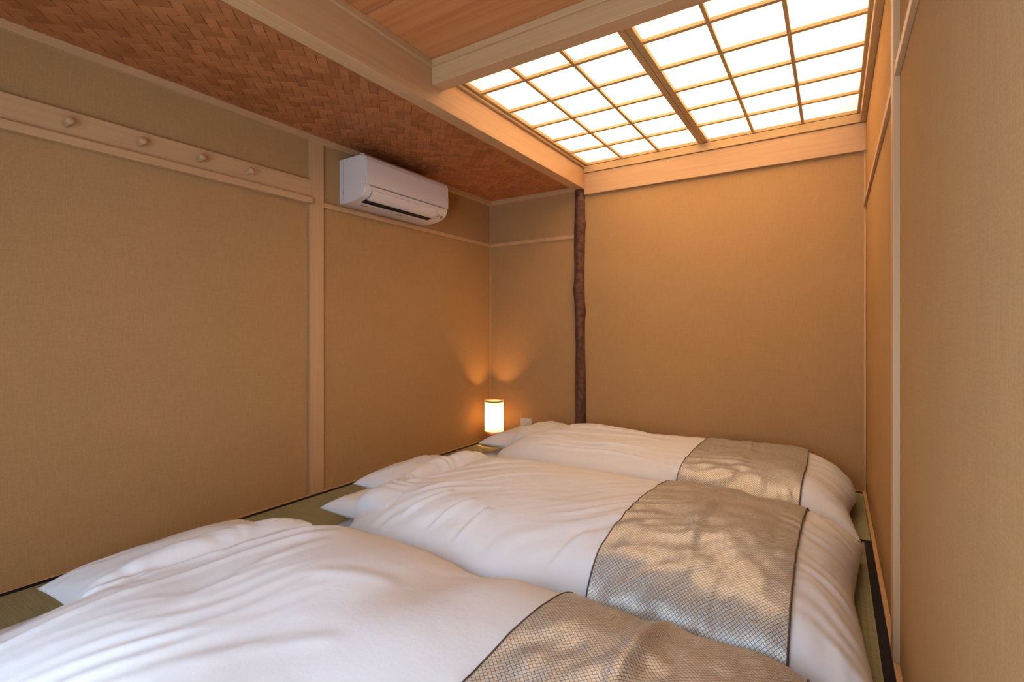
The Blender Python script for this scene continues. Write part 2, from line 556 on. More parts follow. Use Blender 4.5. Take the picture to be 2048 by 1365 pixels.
# moulding around the board ceiling
S(box('trim_18', BX1, BX1 + 0.014, YF, CY0, 2.326, ZBOARD, M['hinoki_y'], None, 0.002), 'small moulding where long beam meets board ceiling')
S(box('trim_19', BX1 + 0.014, XR, CY0 - 0.014, CY0, 2.326, ZBOARD, M['hinoki_x'], None, 0.002), 'small moulding where cross beam meets board ceiling')
S(box('trim_20', XR - 0.02, XR, YF, CY0 - 0.014, 2.32, ZBOARD, M['hinoki_y'], None, 0.002), 'small moulding where right wall meets board ceiling')

# ------------------------------------------------------------------ ceiling
ceiling = S(box('ceiling', XL - TH, XR + TH, YF - TH, YB + TH, 2.86, 2.92, M['plaster'], None, 0.0), 'wooden ceiling with a woven section, cedar boards and a light box')
wp = box('woven_panel', XL, BX0, YF, YB, ZLOW + 0.002, ZLOW + 0.02, M['shadow_gap'], ceiling, 0.0)
ys = [YF, -0.045, 0.461, 0.967, 1.470, CY0]
for i in range(len(ys) - 1):
    box('board', BX1, XR, ys[i] + 0.003, ys[i + 1] - 0.003, ZBOARD, ZBOARD + 0.012, M['board'], ceiling, 0.001, center=True)
box('board_backing', BX1, XR, YF, CY0, ZBOARD + 0.013, ZBOARD + 0.03, M['shadow_gap'], ceiling, 0.0)

# woven strips: 2/2 twill on the diagonal
w = 0.0410
def strip_mesh():
    segs = 4
    ln, wd, th = w * 2 * 0.985, w * 0.955, 0.0030
    vs_, fs, uv = [], [], []
    for i in range(segs + 1):
        t = i / segs * 2 - 1
        dz = 0.0024 * t * t                     # ends dip up under the neighbours
        for (y, z) in ((-wd / 2, th), (-wd / 2, 0.0006), (-wd / 2 + 0.0012, 0), (wd / 2 - 0.0012, 0), (wd / 2, 0.0006), (wd / 2, th)):
            vs_.append((t * ln / 2, y, z + dz)); uv.append((t * ln / 2, y))
    for i in range(segs):
        for k in range(5):
            fs.append((i * 6 + k, i * 6 + k + 1, (i + 1) * 6 + k + 1, (i + 1) * 6 + k))
    fs.append(tuple(range(6))); fs.append(tuple(range(segs * 6, segs * 6 + 6))[::-1])
    return vs_, fs, uv
sv, sf, suv = strip_mesh()
sme = bpy.data.meshes.new('strip')
sme.from_pydata(sv, [], sf)
ul = sme.uv_layers.new(name='UVMap')
for lp in sme.loops:
    ul.data[lp.index].uv = suv[lp.vertex_index]
sme.materials.append(M['weave'])
q = 1 / math.sqrt(2)
cyaw, syaw = 1 / math.hypot(1, .644), .644 / math.hypot(1, .644)
cands = []
for i in range(-90, 90):
    for j in range(-90, 130):
        k = (i - j) % 4
        if k == 0:
            u, v, rot = (i + 1) * w, (j + 0.5) * w, math.radians(45)
        elif k == 2:
            # v strip lies over rows j-1 and j in this column
            u, v, rot = (i + 0.5) * w, (j) * w, math.radians(135)
        else:
            continue
        x, y = q * (u - v), q * (u + v)
        if not (XL + 0.012 < x < BX0 - 0.004 and YF < y < YB - 0.012):
            continue
        d = -syaw * x + cyaw * y
        px = 1024 + 1000 * (cyaw * x + syaw * y) / d if d > 0.05 else -999
        py = 660 - 1000 * (ZLOW - 1) / d if d > 0.05 else -999
        vis = (-30 < px < 2078 and -30 < py < 1395)
        cands.append((0 if vis else 1, d if vis else 99 + abs(d), x, y, rot))
cands.sort()
rest_v, rest_f, rest_uv = [], [], []
for n, (nv, d, x, y, rot) in enumerate(cands):
    jig = random.uniform(-0.02, 0.02)
    if n < 300 and nv == 0:
        o = bpy.data.objects.new('strip', sme)
        o.rotation_euler.z = rot + jig * 0.5
        link(o, wp, (x, y, ZLOW - 0.0015))
    else:
        ca, sa = math.cos(rot), math.sin(rot)
        base = len(rest_v)
        for p in sv:
            rest_v.append((x + ca * p[0] - sa * p[1], y + sa * p[0] + ca * p[1], ZLOW - 0.0015 + p[2]))
        rest_uv += suv
        rest_f += [tuple(base + a for a in f) for f in sf]
ro = mesh('woven_strips', rest_v, rest_f, M['weave'], wp, None, False, rest_uv)
ro['kind'] = 'stuff'

# light box above the shoji
lw = bmesh.new()
ZB1 = 2.84
box_bm(BX1 - 0.02, BX1, CY1 - 0.03, YB, 2.42, ZB1, bm=lw)
box_bm(XR - 0.002, XR, CY1 - 0.03, YB, 2.36, ZB1, bm=lw)
box_bm(BX1, XR, CY1 - 0.05, CY1 - 0.03, 2.42, ZB1, bm=lw)
box_bm(BX1, XR, YB - 0.002, YB, 2.36, ZB1, bm=lw)
box_bm(BX1 - 0.02, XR, CY1 - 0.05, YB, ZB1, ZB1 + 0.015, bm=lw)
well = bm_obj('light_well', lw, M['plaster'], ceiling)
for x in (-1.22, -0.40):
    for y0, y1 in ((2.20, 2.85), (2.95, 3.60)):
        tube('fluorescent_tube', [(x, y0, 2.70), (x, y1, 2.70)], 0.017, M['tube'], well, 10)

# ------------------------------------------------------------------ shoji ceiling panels
def shoji(x0, x1, label):
    y0, y1 = CY1 - 0.015, YB - 0.004
    z0, z1 = ZSH, ZSH + 0.028
    r = empty('shoji_ceiling_panel', ((x0 + x1) / 2, (y0 + y1) / 2, z0), label, 'ceiling light', 'glowing paper ceiling panels')
    sw = 0.032
    box('stile', x0, x0 + sw, y0, y1, z0, z1, M['shoji_y'], r, 0.0015)
    box('stile', x1 - sw, x1, y0, y1, z0, z1, M['shoji_y'], r, 0.0015)
    box('rail', x0 + sw, x1 - sw, y0, y0 + 0.036, z0 + 0.001, z1, M['shoji_x'], r, 0.0015)
    box('rail', x0 + sw, x1 - sw, y1 - 0.040, y1, z0 + 0.001, z1, M['shoji_x'], r, 0.0015)
    xs = [x0 + sw + (x1 - x0 - 2 * sw) * k / 3 for k in range(4)]
    rows = [y0 + 0.036] + [2.291, 2.577, 2.862, 3.145, 3.428] + [y1 - 0.040]
    bw = 0.0085
    for k in (1, 2):
        box('long_bar', xs[k] - bw, xs[k] + bw, y0 + 0.036, y1 - 0.040, z0 + 0.003, z0 + 0.020, M['shoji_y'], r, 0.001)
    for y in rows[1:-1]:
        box('cross_bar', x0 + sw, x1 - sw, y - 0.0105, y + 0.0105, z0 + 0.005, z0 + 0.021, M['shoji_x'], r, 0.001)
    for a in range(3):
        for b in range(6):
            zz = z0 + 0.0212
            xa, xb, ya, yb = xs[a] - 0.001, xs[a + 1] + 0.001, rows[b] - 0.001, rows[b + 1] + 0.001
            mesh('paper_pane', [(xa, ya, zz), (xb, ya, zz), (xb, yb, zz), (xa, yb, zz)], [(0, 1, 2, 3)], M['paper'], r)
    return r
XM = -0.782
shoji(BX1 + 0.002, XM - 0.001, 'glowing paper and wood grid panel in the ceiling, beside the long beam')
shoji(XM + 0.001, XR - 0.014, 'glowing paper and wood grid panel in the ceiling, beside the right wall')

# ------------------------------------------------------------------ log post
def log_post():
    nz, na = 150, 28
    cx, cy = -1.752, YB - 0.010
    rng = np.random.RandomState(3)
    knots = [(1.86, -0.5, 0.016, 0.035), (1.84, 2.6, 0.010, 0.03), (0.17, 3.3, 0.010, 0.05), (1.15, 0.3, 0.008, 0.05), (0.72, 2.2, 0.007, 0.05), (1.33, -2.6, 0.008, 0.06), (0.95, 3.0, 0.010, 0.06)]
    vs_, fs = [], []
    for i in range(nz + 1):
        z = 0.004 + (2.150 - 0.004) * i / nz
        r0 = 0.043 + 0.002 * math.sin(z * 5.1) + 0.002 * math.sin(z * 11 + 1) + 0.002 * math.sin(z * 2.3 + 2)
        ox = 0.004 * math.sin(z * 2.6 + 0.6) - 0.003
        oy = 0.004 * math.sin(z * 3.1)
        for k in range(na):
            a = 2 * math.pi * k / na
            r = r0 + 0.0012 * math.sin(3 * a + z * 7) + 0.0008 * math.sin(7 * a - z * 13)
            for kz, ka, amp, wd in knots:
                da = (a - ka + math.pi) % (2 * math.pi) - math.pi
                r += amp * math.exp(-((z - kz) / wd) ** 2 - (da / 0.75) ** 2)
            vs_.append((cx + ox + r * math.cos(a), cy + oy + r * math.sin(a), z))
    for i in range(nz):
        for k in range(na):
            k2 = (k + 1) % na
            fs.append((i * na + k, i * na + k2, (i + 1) * na + k2, (i + 1) * na + k))
    fs.append(tuple(range(na))[::-1]); fs.append(tuple(range(nz * na, nz * na + na)))
    o = mesh('log_post', vs_, fs, M['log'], None, (cx, cy, 0), True)
    tag(o, 'dark brown knotty natural log post standing against the back wall', 'post')
log_post()

# ------------------------------------------------------------------ peg rail
def peg_rail():
    r = empty('peg_rail', (XL, 0.2, 1.795), 'pale wooden peg board with round pegs on the upper left wall', 'peg rail')
    box('board', XL, XL + 0.022, YF, PY0, 1.795, 1.902, M['hinoki_y'], r, 0.002)
    prof = [(0.0, 0.0105), (0.006, 0.0115), (0.038, 0.0140), (0.050, 0.0155), (0.056, 0.0150), (0.059, 0.011), (0.060, 0.0)]
    for y in (-0.03, 0.225, 0.478, 0.730, 0.987, 1.238, 1.482):
        seg = 20
        vs_, fs = [], []
        ax = Vector((1, 0, 0.16)).normalized(); e1 = Vector((0, 1, 0)); e2 = ax.cross(e1)
        for d, rr in prof:
            for k in range(seg):
                a = 2 * math.pi * k / seg
                vs_.append(Vector((XL + 0.021, y, 1.838)) + ax * d + rr * (math.cos(a) * e1 + math.sin(a) * e2))
        for i in range(len(prof) - 1):
            for k in range(seg):
                k2 = (k + 1) % seg
                fs.append((i * seg + k, i * seg + k2, (i + 1) * seg + k2, (i + 1) * seg + k))
        mesh('peg', vs_, fs, M['hinoki_x'], r, (XL + 0.022, y, 1.838), True)
peg_rail()

# ------------------------------------------------------------------ air conditioner
def prism_y(name, prof, y0, y1, mat, parent, closed=True, bev=0.0, smooth=False):
    """profile of (x, z) swept along y"""
    bm = bmesh.new()
    a = [bm.verts.new((x, y0, z)) for x, z in prof]
    b = [bm.verts.new((x, y1, z)) for x, z in prof]
    n = len(prof)
    for i in range(n if closed else n - 1):
        j = (i + 1) % n
        bm.faces.new((a[i], a[j], b[j], b[i]))
    if closed:
        ca = bm.faces.new(a[::-1]); cb = bm.faces.new(b)
        if bev:
            bmesh.ops.bevel(bm, geom=list(ca.edges) + list(cb.edges), offset=bev, segments=3, affect='EDGES', profile=0.5)
    return bm_obj(name, bm, mat, parent, None, smooth)

def thick(curve, t):
    """offset a polyline of (x,z) inward to make a closed shell profile"""
    out = []
    for i, p in enumerate(curve):
        p0 = curve[max(i - 1, 0)]; p1 = curve[min(i + 1, len(curve) - 1)]
        dx, dz = p1[0] - p0[0], p1[1] - p0[1]
        l = math.hypot(dx, dz)
        out.append((p[0] + t * dz / l, p[1] - t * dx / l))
    return list(curve) + out[::-1]

def aircon():
    ya, yb = 2.095, 2.868
    r = empty('air_conditioner', (XL, (ya + yb) / 2, 1.80), 'white wall-mounted air conditioner high on the left wall', 'air conditioner')
    def P(d, z): return (XL + d, z)
    # main casing
    body = [P(0.0, 1.803), P(0.0, 2.088), P(0.19, 2.088), P(0.222, 2.082), P(0.240, 2.066), P(0.246, 2.045), P(0.247, 1.895)]
    low = [P(0.247, 1.888), P(0.2455, 1.872), P(0.238, 1.853), P(0.225, 1.838), P(0.205, 1.826), P(0.180, 1.818), P(0.150, 1.811), P(0.117, 1.806), P(0.05, 1.803)]
    prism_y('casing', body + low, ya, yb, M['ac_white'], r, True, 0.004)
    # front panel stands a little proud of the casing
    fc = [P(0.196, 2.0905), P(0.224, 2.0845), P(0.2425, 2.068), P(0.2495, 2.046), P(0.2515, 1.97), P(0.2515, 1.899)]
    prism_y('front_panel', thick(fc, -0.006), ya + 0.001, yb - 0.001, M['ac_white'], r, True, 0.001)
    box('panel_gap', XL + 0.236, XL + 0.2482, ya + 0.03, yb - 0.03, 1.8935, 1.8985, M['ac_seam'], r, 0)
    # louver and outlet slot on the curved underside
    y0, y1 = ya + 0.050, yb - 0.110
    off = 0.0022
    lc = [P(0.2455 + off, 1.870), P(0.240 + off, 1.854 - off), P(0.228 + off * .7, 1.838 - off), P(0.210 + off * .5, 1.826 - off), P(0.196, 1.8205 - off)]
    prism_y('louver', thick(lc, -0.004), y0 + 0.006, y1 - 0.006, M['ac_white'], r, True, 0.0008)
    sc_ = [P(0.197, 1.823 - 0.0012), P(0.180, 1.818 - 0.0016), P(0.150, 1.811 - 0.0016)]
    prism_y('outlet_slot', thick(sc_, -0.004), y0, y1, M['ac_dark'], r, True)
    for yy in (y0 + 0.002, y1 - 0.002):
        lc2 = [P(0.2455 + .001, 1.870), P(0.240 + .001, 1.853), P(0.228, 1.838 - .001), P(0.210, 1.8265 - .001), P(0.150, 1.811 - .001)]
        prism_y('louver_joint', thick(lc2, -0.003), yy - 0.0012, yy + 0.0012, M['ac_seam'], r, True)
    lip = [P(0.150, 1.8105), P(0.140, 1.8070), P(0.125, 1.8050)]
    prism_y('lower_lip', thick(lip, -0.003), y0, y1, M['ac_white'], r, True, 0.0008)
    # side seam and wire hook on the near end
    box('side_seam', XL + 0.038, XL + 0.0395, ya - 0.0004, ya + 0.002, 1.806, 2.086, M['ac_seam'], r, 0)
    tube('cable_hook', [(XL + 0.012 + 0.012 * math.cos(t), ya - 0.001, 1.828 - 0.018 * math.sin(t)) for t in np.linspace(-0.3, 2.0, 8)], 0.0009, M['ac_grey'], r, 6)
    tube('cable_hook', [(XL + 0.030 + 0.008 * math.cos(t), ya - 0.001, 1.872 - 0.008 * math.sin(t)) for t in np.linspace(-2.2, 1.2, 8)], 0.0009, M['ac_grey'], r, 6)
    # receiver window and indicator marks at the far end of the underside
    def on_low(t):
        c = [P(0.2455, 1.872), P(0.238, 1.853), P(0.225, 1.838), P(0.205, 1.826), P(0.180, 1.818)]
        f = t * (len(c) - 1); i = min(int(f), len(c) - 2); f -= i
        return (c[i][0] * (1 - f) + c[i + 1][0] * f, c[i][1] * (1 - f) + c[i + 1][1] * f)
    def mark(name, t0, t1, ya_, yb_, m):
        c = [on_low(t0 + (t1 - t0) * k / 4) for k in range(5)]
        c = [(x + 0.0008, z - 0.0008) for x, z in c]
        prism_y(name, thick(c, -0.002), ya_, yb_, m, r, True)
    mark('receiver_window', 0.42, 0.68, yb - 0.047, yb - 0.022, M['ac_grey'])
    mark('indicator_mark', 0.36, 0.43, yb - 0.085, yb - 0.055, M['ac_seam'])
    mark('indicator_mark', 0.52, 0.62, yb - 0.088, yb - 0.080, M['ac_grey'])
    mark('indicator_mark', 0.50, 0.60, yb - 0.074, yb - 0.066, M['ac_grey'])
    mark('indicator_mark', 0.84, 0.90, yb - 0.070, yb - 0.060, M['ac_seam'])
    mark('indicator_mark', 0.92, 0.97, yb - 0.086, yb - 0.074, M['ac_seam'])
    # small stickers on the bottom lip
    for yy, d in ((ya + 0.09, 0.10), (ya + 0.40, 0.10)):
        box('sticker', XL + d - 0.008, XL + d + 0.008, yy, yy + 0.05, 1.8035, 1.8055, M['ac_seam'], r, 0)
aircon()

# ------------------------------------------------------------------ floor lamp in the corner
def table_lamp():
    cx, cy = -2.492, 3.583
    r = empty('paper_lamp', (cx, cy, 0), 'small lit cylindrical paper lamp with wooden base in the corner', 'lamp')
    R = 0.083
    lathe('base', cx, cy, [(0.0, 0.010), (0.074, 0.010), (0.079, 0.014), (0.079, 0.104), (0.076, 0.109), (0.030, 0.112), (0.028, 0.128), (0.0, 0.128)], M['lampwood'], r)
    for k in range(3):
        a = 0.4 + k * 2.094
        lathe('foot', cx + 0.06 * math.cos(a), cy + 0.06 * math.sin(a), [(0, 0.0), (0.010, 0.0), (0.011, 0.011), (0, 0.011)], M['cord'], r, 10)
    lathe('shade', cx, cy, [(R, 0.118), (R, 0.25), (R, 0.382)], M['shade'], r, 48, True)
    def ring(name, z0, z1):
        lathe(name, cx, cy, [(R - 0.0025, z0), (R + 0.002, z0), (R + 0.002, z1), (R - 0.0025, z1)], M['rim'], r, 48, False, True)
    ring('top_rim', 0.374, 0.384); ring('bottom_rim', 0.112, 0.121)
    for a in (math.radians(-40), math.radians(80), math.radians(200)):
        tube('shade_rod', [(cx + (R - 0.003) * math.cos(a), cy + (R - 0.003) * math.sin(a), z) for z in (0.118, 0.376)], 0.0016, M['rim'], r, 6)
    bulb = lathe('bulb', cx, cy, [(0.0, 0.262), (0.012, 0.259), (0.021, 0.250), (0.025, 0.236), (0.023, 0.218), (0.014, 0.196), (0.012, 0.17)], emit('lit_bulb', (1, 0.55, 0.2, 1), 60.0), r, 20)
    lathe('socket', cx, cy, [(0.0, 0.128), (0.015, 0.128), (0.015, 0.172), (0.0, 0.172)], M['cord'], r, 16)
    tube('power_cord', [(cx - 0.078, cy - 0.03, 0.03), (cx - 0.093, cy - 0.04, 0.034), (cx - 0.098, cy - 0.03, 0.012), (cx - 0.09, cy + 0.02, 0.005), (cx - 0.02, cy + 0.12, 0.005), (cx + 0.15, cy + 0.15, 0.008)], 0.003, M['cord'], r, 8)
    l = bpy.data.lights.new('bulb_light', 'POINT')
    l.energy = LAMP_POWER
    l.color = (1.0, 0.55, 0.20)
    l.shadow_soft_size = 0.026
    lo = bpy.data.objects.new('bulb_light', l)
    link(lo, r, (cx, cy, 0.238))
    bulb.visible_shadow = True
    return r
table_lamp()

# ------------------------------------------------------------------ wall outlet
def outlet():
    x0, x1, z0, z1 = -2.335, -2.220, 0.100, 0.222
    r = empty('wall_outlet', ((x0 + x1) / 2, YB, z0), 'ivory wall socket plate low on the back wall beside the lamp', 'outlet')
    box('plate', x0, x1, YB - 0.008, YB, z0, z1, M['outlet'], r, 0.003)
    for k in range(2):
        xa = x0 + 0.020 + k * 0.042
        f = box('socket_face', xa, xa + 0.034, YB - 0.0105, YB - 0.006, z0 + 0.016, z1 - 0.016, M['outlet'], r, 0.001)
        for zc in (z0 + 0.040, z1 - 0.040):
            for dx in (0.011, 0.022):
                box('slot', xa + dx - 0.001, xa + dx + 0.001, YB - 0.0110, YB - 0.0100, zc - 0.005, zc + 0.005, M['ac_dark'], f, 0)
outlet()

# ------------------------------------------------------------------ soft furnishings
def vnoise(x, y, seed):
    """smooth gradient noise on arrays"""
    rng = np.random.RandomState(seed)
    g = rng.rand(64, 64) * 2 * np.pi
    gx, gy = np.cos(g), np.sin(g)
    xi, yi = np.floor(x).astype(int), np.floor(y).astype(int)
    fx, fy = x - xi, y - yi
    def dot(i, j):
        a, b = (xi + i) % 64, (yi + j) % 64
        return gx[a, b] * (fx - i) + gy[a, b] * (fy - j)
    u = fx * fx * fx * (fx * (fx * 6 - 15) + 10); v = fy * fy * fy * (fy * (fy * 6 - 15) + 10)
    return ((dot(0, 0) * (1 - u) + dot(1, 0) * u) * (1 - v) + (dot(0, 1) * (1 - u) + dot(1, 1) * u) * v) * 1.5

def grid_faces(nu, nv, off=0, flip=False):
    f = []
    for i in range(nu - 1):
        for j in range(nv - 1):
            a = off + i * nv + j
            q4 = (a, a + nv, a + nv + 1, a + 1)
            f.append(q4[::-1] if flip else q4)
    return f

def edge_spaced(n):
    t = np.linspace(-1, 1, n)
    return 0.35 * t + 0.65 * np.sin(t * np.pi / 2)

def strokes(X, Y, segs):
    """ridge / valley folds along polylines: (x0,y0,x1,y1,width,amp,curve)"""
    Z = np.zeros_like(X)
    for (x0, y0, x1, y1, wd, amp, cv) in segs:
        dx, dy = x1 - x0, y1 - y0
        l = math.hypot(dx, dy)
        s = ((X - x0) * dx + (Y - y0) * dy) / l / l
        d = ((X - x0) * -dy + (Y - y0) * dx) / l - cv * np.sin(np.pi * np.clip(s, 0, 1))
        env = np.clip(np.minimum(s, 1 - s) * 4 + 0.4, 0, 1)
        env = env * env * (3 - 2 * env)
        # asymmetric crease: sharp ridge, soft trough next to it
        Z += amp * env * (np.exp(-(d / wd) ** 2) - 0.55 * np.exp(-((d - 1.6 * wd) / (1.3 * wd)) ** 2))
    return Z

def pillow_top(X, Y, c, rz, hx, hy, zc, h):
    ca, sa = math.cos(rz), math.sin(rz)
    u = ((X - c[0]) * ca + (Y - c[1]) * sa) / hx
    v = (-(X - c[0]) * sa + (Y - c[1]) * ca) / hy
    a = np.clip(1 - np.abs(u) ** 2.6, 0, 1) * np.clip(1 - np.abs(v) ** 3.0, 0, 1)
    return zc + h * a ** 0.5, a > 0

def make_pillow(label, c, rz, hx, hy, zc, h, seed, tilt=0.0):
    nu, nv = 61, 81
    u, v = np.meshgrid(edge_spaced(nu), edge_spaced(nv), indexing='ij')
    a = (np.clip(1 - np.abs(u) ** 2.6, 0, 1) * np.clip(1 - np.abs(v) ** 3.0, 0, 1)) ** 0.5
    ins_u = 1 - 0.055 * (1 - v ** 2); ins_v = 1 - 0.045 * (1 - u ** 2)
    x = u * hx * ins_u; y = v * hy * ins_v
    # gathers fan out from the corners
    cr = np.clip((np.abs(u) * np.abs(v)) ** 1.2, 0, 1)
    ang = np.arctan2(1.05 - np.abs(v), 1.05 - np.abs(u))
    wr = 0.0055 * np.sin(ang * 15 + 2 * vnoise(u * 3 + 9, v * 3 + 9, seed)) * cr * a * 1.6
    lump = 0.007 * vnoise(u * 2.2 + 20, v * 2.2 + 20, seed + 1) * a
    top = h * a + wr + lump
    bot = -0.62 * h * a
    ca, sa = math.cos(rz), math.sin(rz)
    vs_ = []
    for Z in (top, bot):
        zz = zc + Z + tilt * x
        vs_.append(np.stack([c[0] + ca * x - sa * y, c[1] + sa * x + ca * y, zz], -1).reshape(-1, 3))
    V = np.concatenate(vs_)
    fs = grid_faces(nu, nv) + grid_faces(nu, nv, nu * nv, True)
    bm = bmesh.new()
    vv = [bm.verts.new(p) for p in V]
    for f in fs:
        bm.faces.new([vv[k] for k in f])
    bmesh.ops.remove_doubles(bm, verts=bm.verts, dist=1e-5)
    r = empty('pillow', (c[0], c[1], zc - 0.62 * h), label, 'pillow', 'pillows at the head of the futons')
    bm_obj('pillowcase', bm, M['cotton'], r, None, True)
    # seam piping round the edge
    pts = []
    for t in np.linspace(-1, 1, 30): pts.append((t * hx * (1 - 0), -hy * (1 - 0.045 * (1 - t * t))))
    for t in np.linspace(-1, 1, 40)[1:]: pts.append((hx * (1 - 0.055 * (1 - t * t)), t * hy))
    for t in np.linspace(1, -1, 30)[1:]: pts.append((t * hx, hy * (1 - 0.045 * (1 - t * t))))
    for t in np.linspace(1, -1, 40)[1:]: pts.append((-hx * (1 - 0.055 * (1 - t * t)), t * hy))
    tube('seam', [(c[0] + ca * x_ - sa * y_, c[1] + sa * x_ + ca * y_, zc + tilt * x_) for x_, y_ in pts], 0.0022, M['cotton'], r, 6)
    return (c, rz, hx, hy, zc, h)

def make_mattress(label, x0, x1, y0, y1, h):
    nu, nv = 61, 41
    u, v = np.meshgrid(edge_spaced(nu), edge_spaced(nv), indexing='ij')
    a = (np.clip(1 - np.abs(u) ** 14, 0, 1) * np.clip(1 - np.abs(v) ** 9, 0, 1)) ** 0.5
    x = (x0 + x1) / 2 + u * (x1 - x0) / 2; y = (y0 + y1) / 2 + v * (y1 - y0) / 2
    lump = 0.006 * vnoise(x * 3 + 20, y * 3 + 20, 5) * a
    V = np.concatenate([np.stack([x, y, h * 0.45 + h * 0.55 * a + lump], -1).reshape(-1, 3), np.stack([x, y, h * 0.45 - h * 0.43 * a], -1).reshape(-1, 3)])
    bm = bmesh.new()
    vv = [bm.verts.new(p) for p in V]
    for f in grid_faces(nu, nv) + grid_faces(nu, nv, nu * nv, True):
        bm.faces.new([vv[k] for k in f])
    bmesh.ops.remove_doubles(bm, verts=bm.verts, dist=1e-5)
    o = bm_obj('futon_mattress', bm, M['cotton'], None, ((x0 + x1) / 2, (y0 + y1) / 2, 0), True)
    tag(o, label, 'futon mattress', 'thin futon mattresses on the tatami')

class Duvet:
    def __init__(self, x0, x1, y0, y1, H, base, pillows, bumps, folds, seed, fold_dir, edge_amp=0.012, fold_amp=1.0):
        self.__dict__.update(locals())
    def surf(self, s, t, top=True):
        xc, hx = (self.x0 + self.x1) / 2, (self.x1 - self.x0) / 2
        yc, hy = (self.y0 + self.y1) / 2, (self.y1 - self.y0) / 2
        # corners are pinched out at the foot on the near side, rounded elsewhere
        foot = np.clip((s + 0.2) / 0.6, 0, 1); nearside = np.clip((0.2 - t) / 0.6, 0, 1)
        pin = foot * (nearside if self.y1 > 3 else 1.0)
        X = xc + hx * s * (1 - 0.055 * pin * (1 - t ** 2) - 0.05 * (1 - pin) * t ** 6)
        Y = yc + hy * t * (1 - 0.040 * pin * (1 - s ** 2) - 0.07 * (1 - pin) * s ** 8)
        wob = 0.012
        X = X + wob * vnoise(Y * 2.3 + self.seed, s * 0 + 3.3, self.seed) * np.abs(s) ** 3
        Y = Y + wob * vnoise(X * 2.0 + self.seed, t * 0 + 7.7, self.seed + 1) * np.abs(t) ** 3
        a = (np.clip(1 - np.abs(s) ** 6.0, 0, 1) * np.clip(1 - np.abs(t) ** 3.4, 0, 1)) ** 0.5
        base = np.full_like(X, self.base)
        # the foot end settles on the floor
        base = base - 0.04 * np.clip((s - 0.75) / 0.25, 0, 1) ** 2
        lift = np.zeros_like(X)
        for p in self.pillows:
            z, m = pillow_top(X, Y, p[0], p[1], p[2] * 1.05, p[3] * 1.05, p[4], p[5])
            lift = np.maximum(lift, np.where(m, z - self.base + 0.034, 0))
        if lift.max() > 0:
            raw = lift.copy()
            for it in range(14):
                q_ = np.pad(lift, 2, mode='edge')
                lift = (q_[:-4, 2:-2] + q_[1:-3, 2:-2] + q_[2:-2, 2:-2] + q_[3:-1, 2:-2] + q_[4:, 2:-2] + q_[2:-2, :-4] + q_[2:-2, 1:-3] + q_[2:-2, 3:-1] + q_[2:-2, 4:]) / 9
                lift = np.maximum(lift, raw)
        if not top:
            return X, Y, base + lift - 0.012 * a, a
        Z = base + self.H * a
        if self.pillows:
            k = 0.04
            B = base + lift + 0.060 * a ** 0.7
            hh = np.clip(0.5 + 0.5 * (Z - B) / k, 0, 1)
            Z = B * (1 - hh) + Z * hh + k * hh * (1 - hh) * np.clip(a * 3, 0, 1)
        soft = np.clip(a * 1.4, 0, 1)
        for (bx, by, rx, ry, amp) in self.bumps:
            Z = Z + amp * soft * np.exp(-((X - bx) / rx) ** 2 - ((Y - by) / ry) ** 2)
        sd = self.seed
        Z = Z + soft * 0.016 * vnoise(X * 2.4 + sd * 3, Y * 2.6 + sd, sd + 2)
        # small irregular creases, stretched along the fold direction
        ca, sa = math.cos(self.fold_dir), math.sin(self.fold_dir)
        U = ca * X + sa * Y; V = -sa * X + ca * Y
        U2 = U + 0.15 * vnoise(X * 3, Y * 3, sd + 3); V2 = V + 0.10 * vnoise(X * 2.2 + 5, Y * 2.2 + 5, sd + 4)
        n1 = vnoise(U2 * 2.6 + 30, V2 * 13 + 30, sd + 5)
        m1 = np.clip(vnoise(X * 2.0 + 40, Y * 2.0 + 40, sd + 6) + 0.35, 0, 1)
        Z = Z + soft * self.fold_amp * m1 * 0.0085 * (1 - np.abs(n1) * 2.2)
        n2 = vnoise(U2 * 5 + 30, V2 * 30 + 30, sd + 7)
        Z = Z + soft * self.fold_amp * m1 * 0.0022 * n2
        Z = Z + soft * strokes(X, Y, self.folds)
        # gathers perpendicular to the seams
        es = np.clip((np.abs(s) - 0.72) / 0.28, 0, 1) * np.sqrt(a + 1e-6); et = np.clip((np.abs(t) - 0.62) / 0.38, 0, 1) * np.sqrt(a + 1e-6)
        Z = Z + self.edge_amp * es * vnoise(Y * 16 + 2 * vnoise(X * 4, Y * 4, sd), X * 2.2 + 11, sd + 8)
        Z = Z + self.edge_amp * et * vnoise(X * 13 + 2 * vnoise(X * 4, Y * 4, sd), Y * 2.2 + 11, sd + 9)
        return X, Y, Z, a
    def build(self, label):
        nu, nv = 300, 190
        s, t = np.meshgrid(edge_spaced(nu), edge_spaced(nv), indexing='ij')
        X, Y, Z, a = self.surf(s, t)
        Xb, Yb, Zb, _ = self.surf(s[::1], t, False)
        Zb = np.minimum(Zb, Z - 0.0005)
        V = np.concatenate([np.stack([X, Y, Z], -1).reshape(-1, 3), np.stack([Xb, Yb, Zb], -1).reshape(-1, 3)])
        fs = grid_faces(nu, nv) + grid_faces(nu, nv, nu * nv, True)
        # close the border
        ring = [i * nv for i in range(nu)] + [(nu - 1) * nv + j for j in range(1, nv)] + [i * nv + nv - 1 for i in range(nu - 2, -1, -1)] + [j for j in range(nv - 2, 0, -1)]
        off = nu * nv
        for k in range(len(ring)):
            a_, b_ = ring[k], ring[(k + 1) % len(ring)]
            fs.append((b_, a_, a_ + off, b_ + off))
        o = mesh('duvet', V.tolist(), fs, M['cotton'], None, ((self.x0 + self.x1) / 2, (self.y0 + self.y1) / 2, 0.05), True)
        tag(o, label, 'duvet', 'white duvets on the three futons')
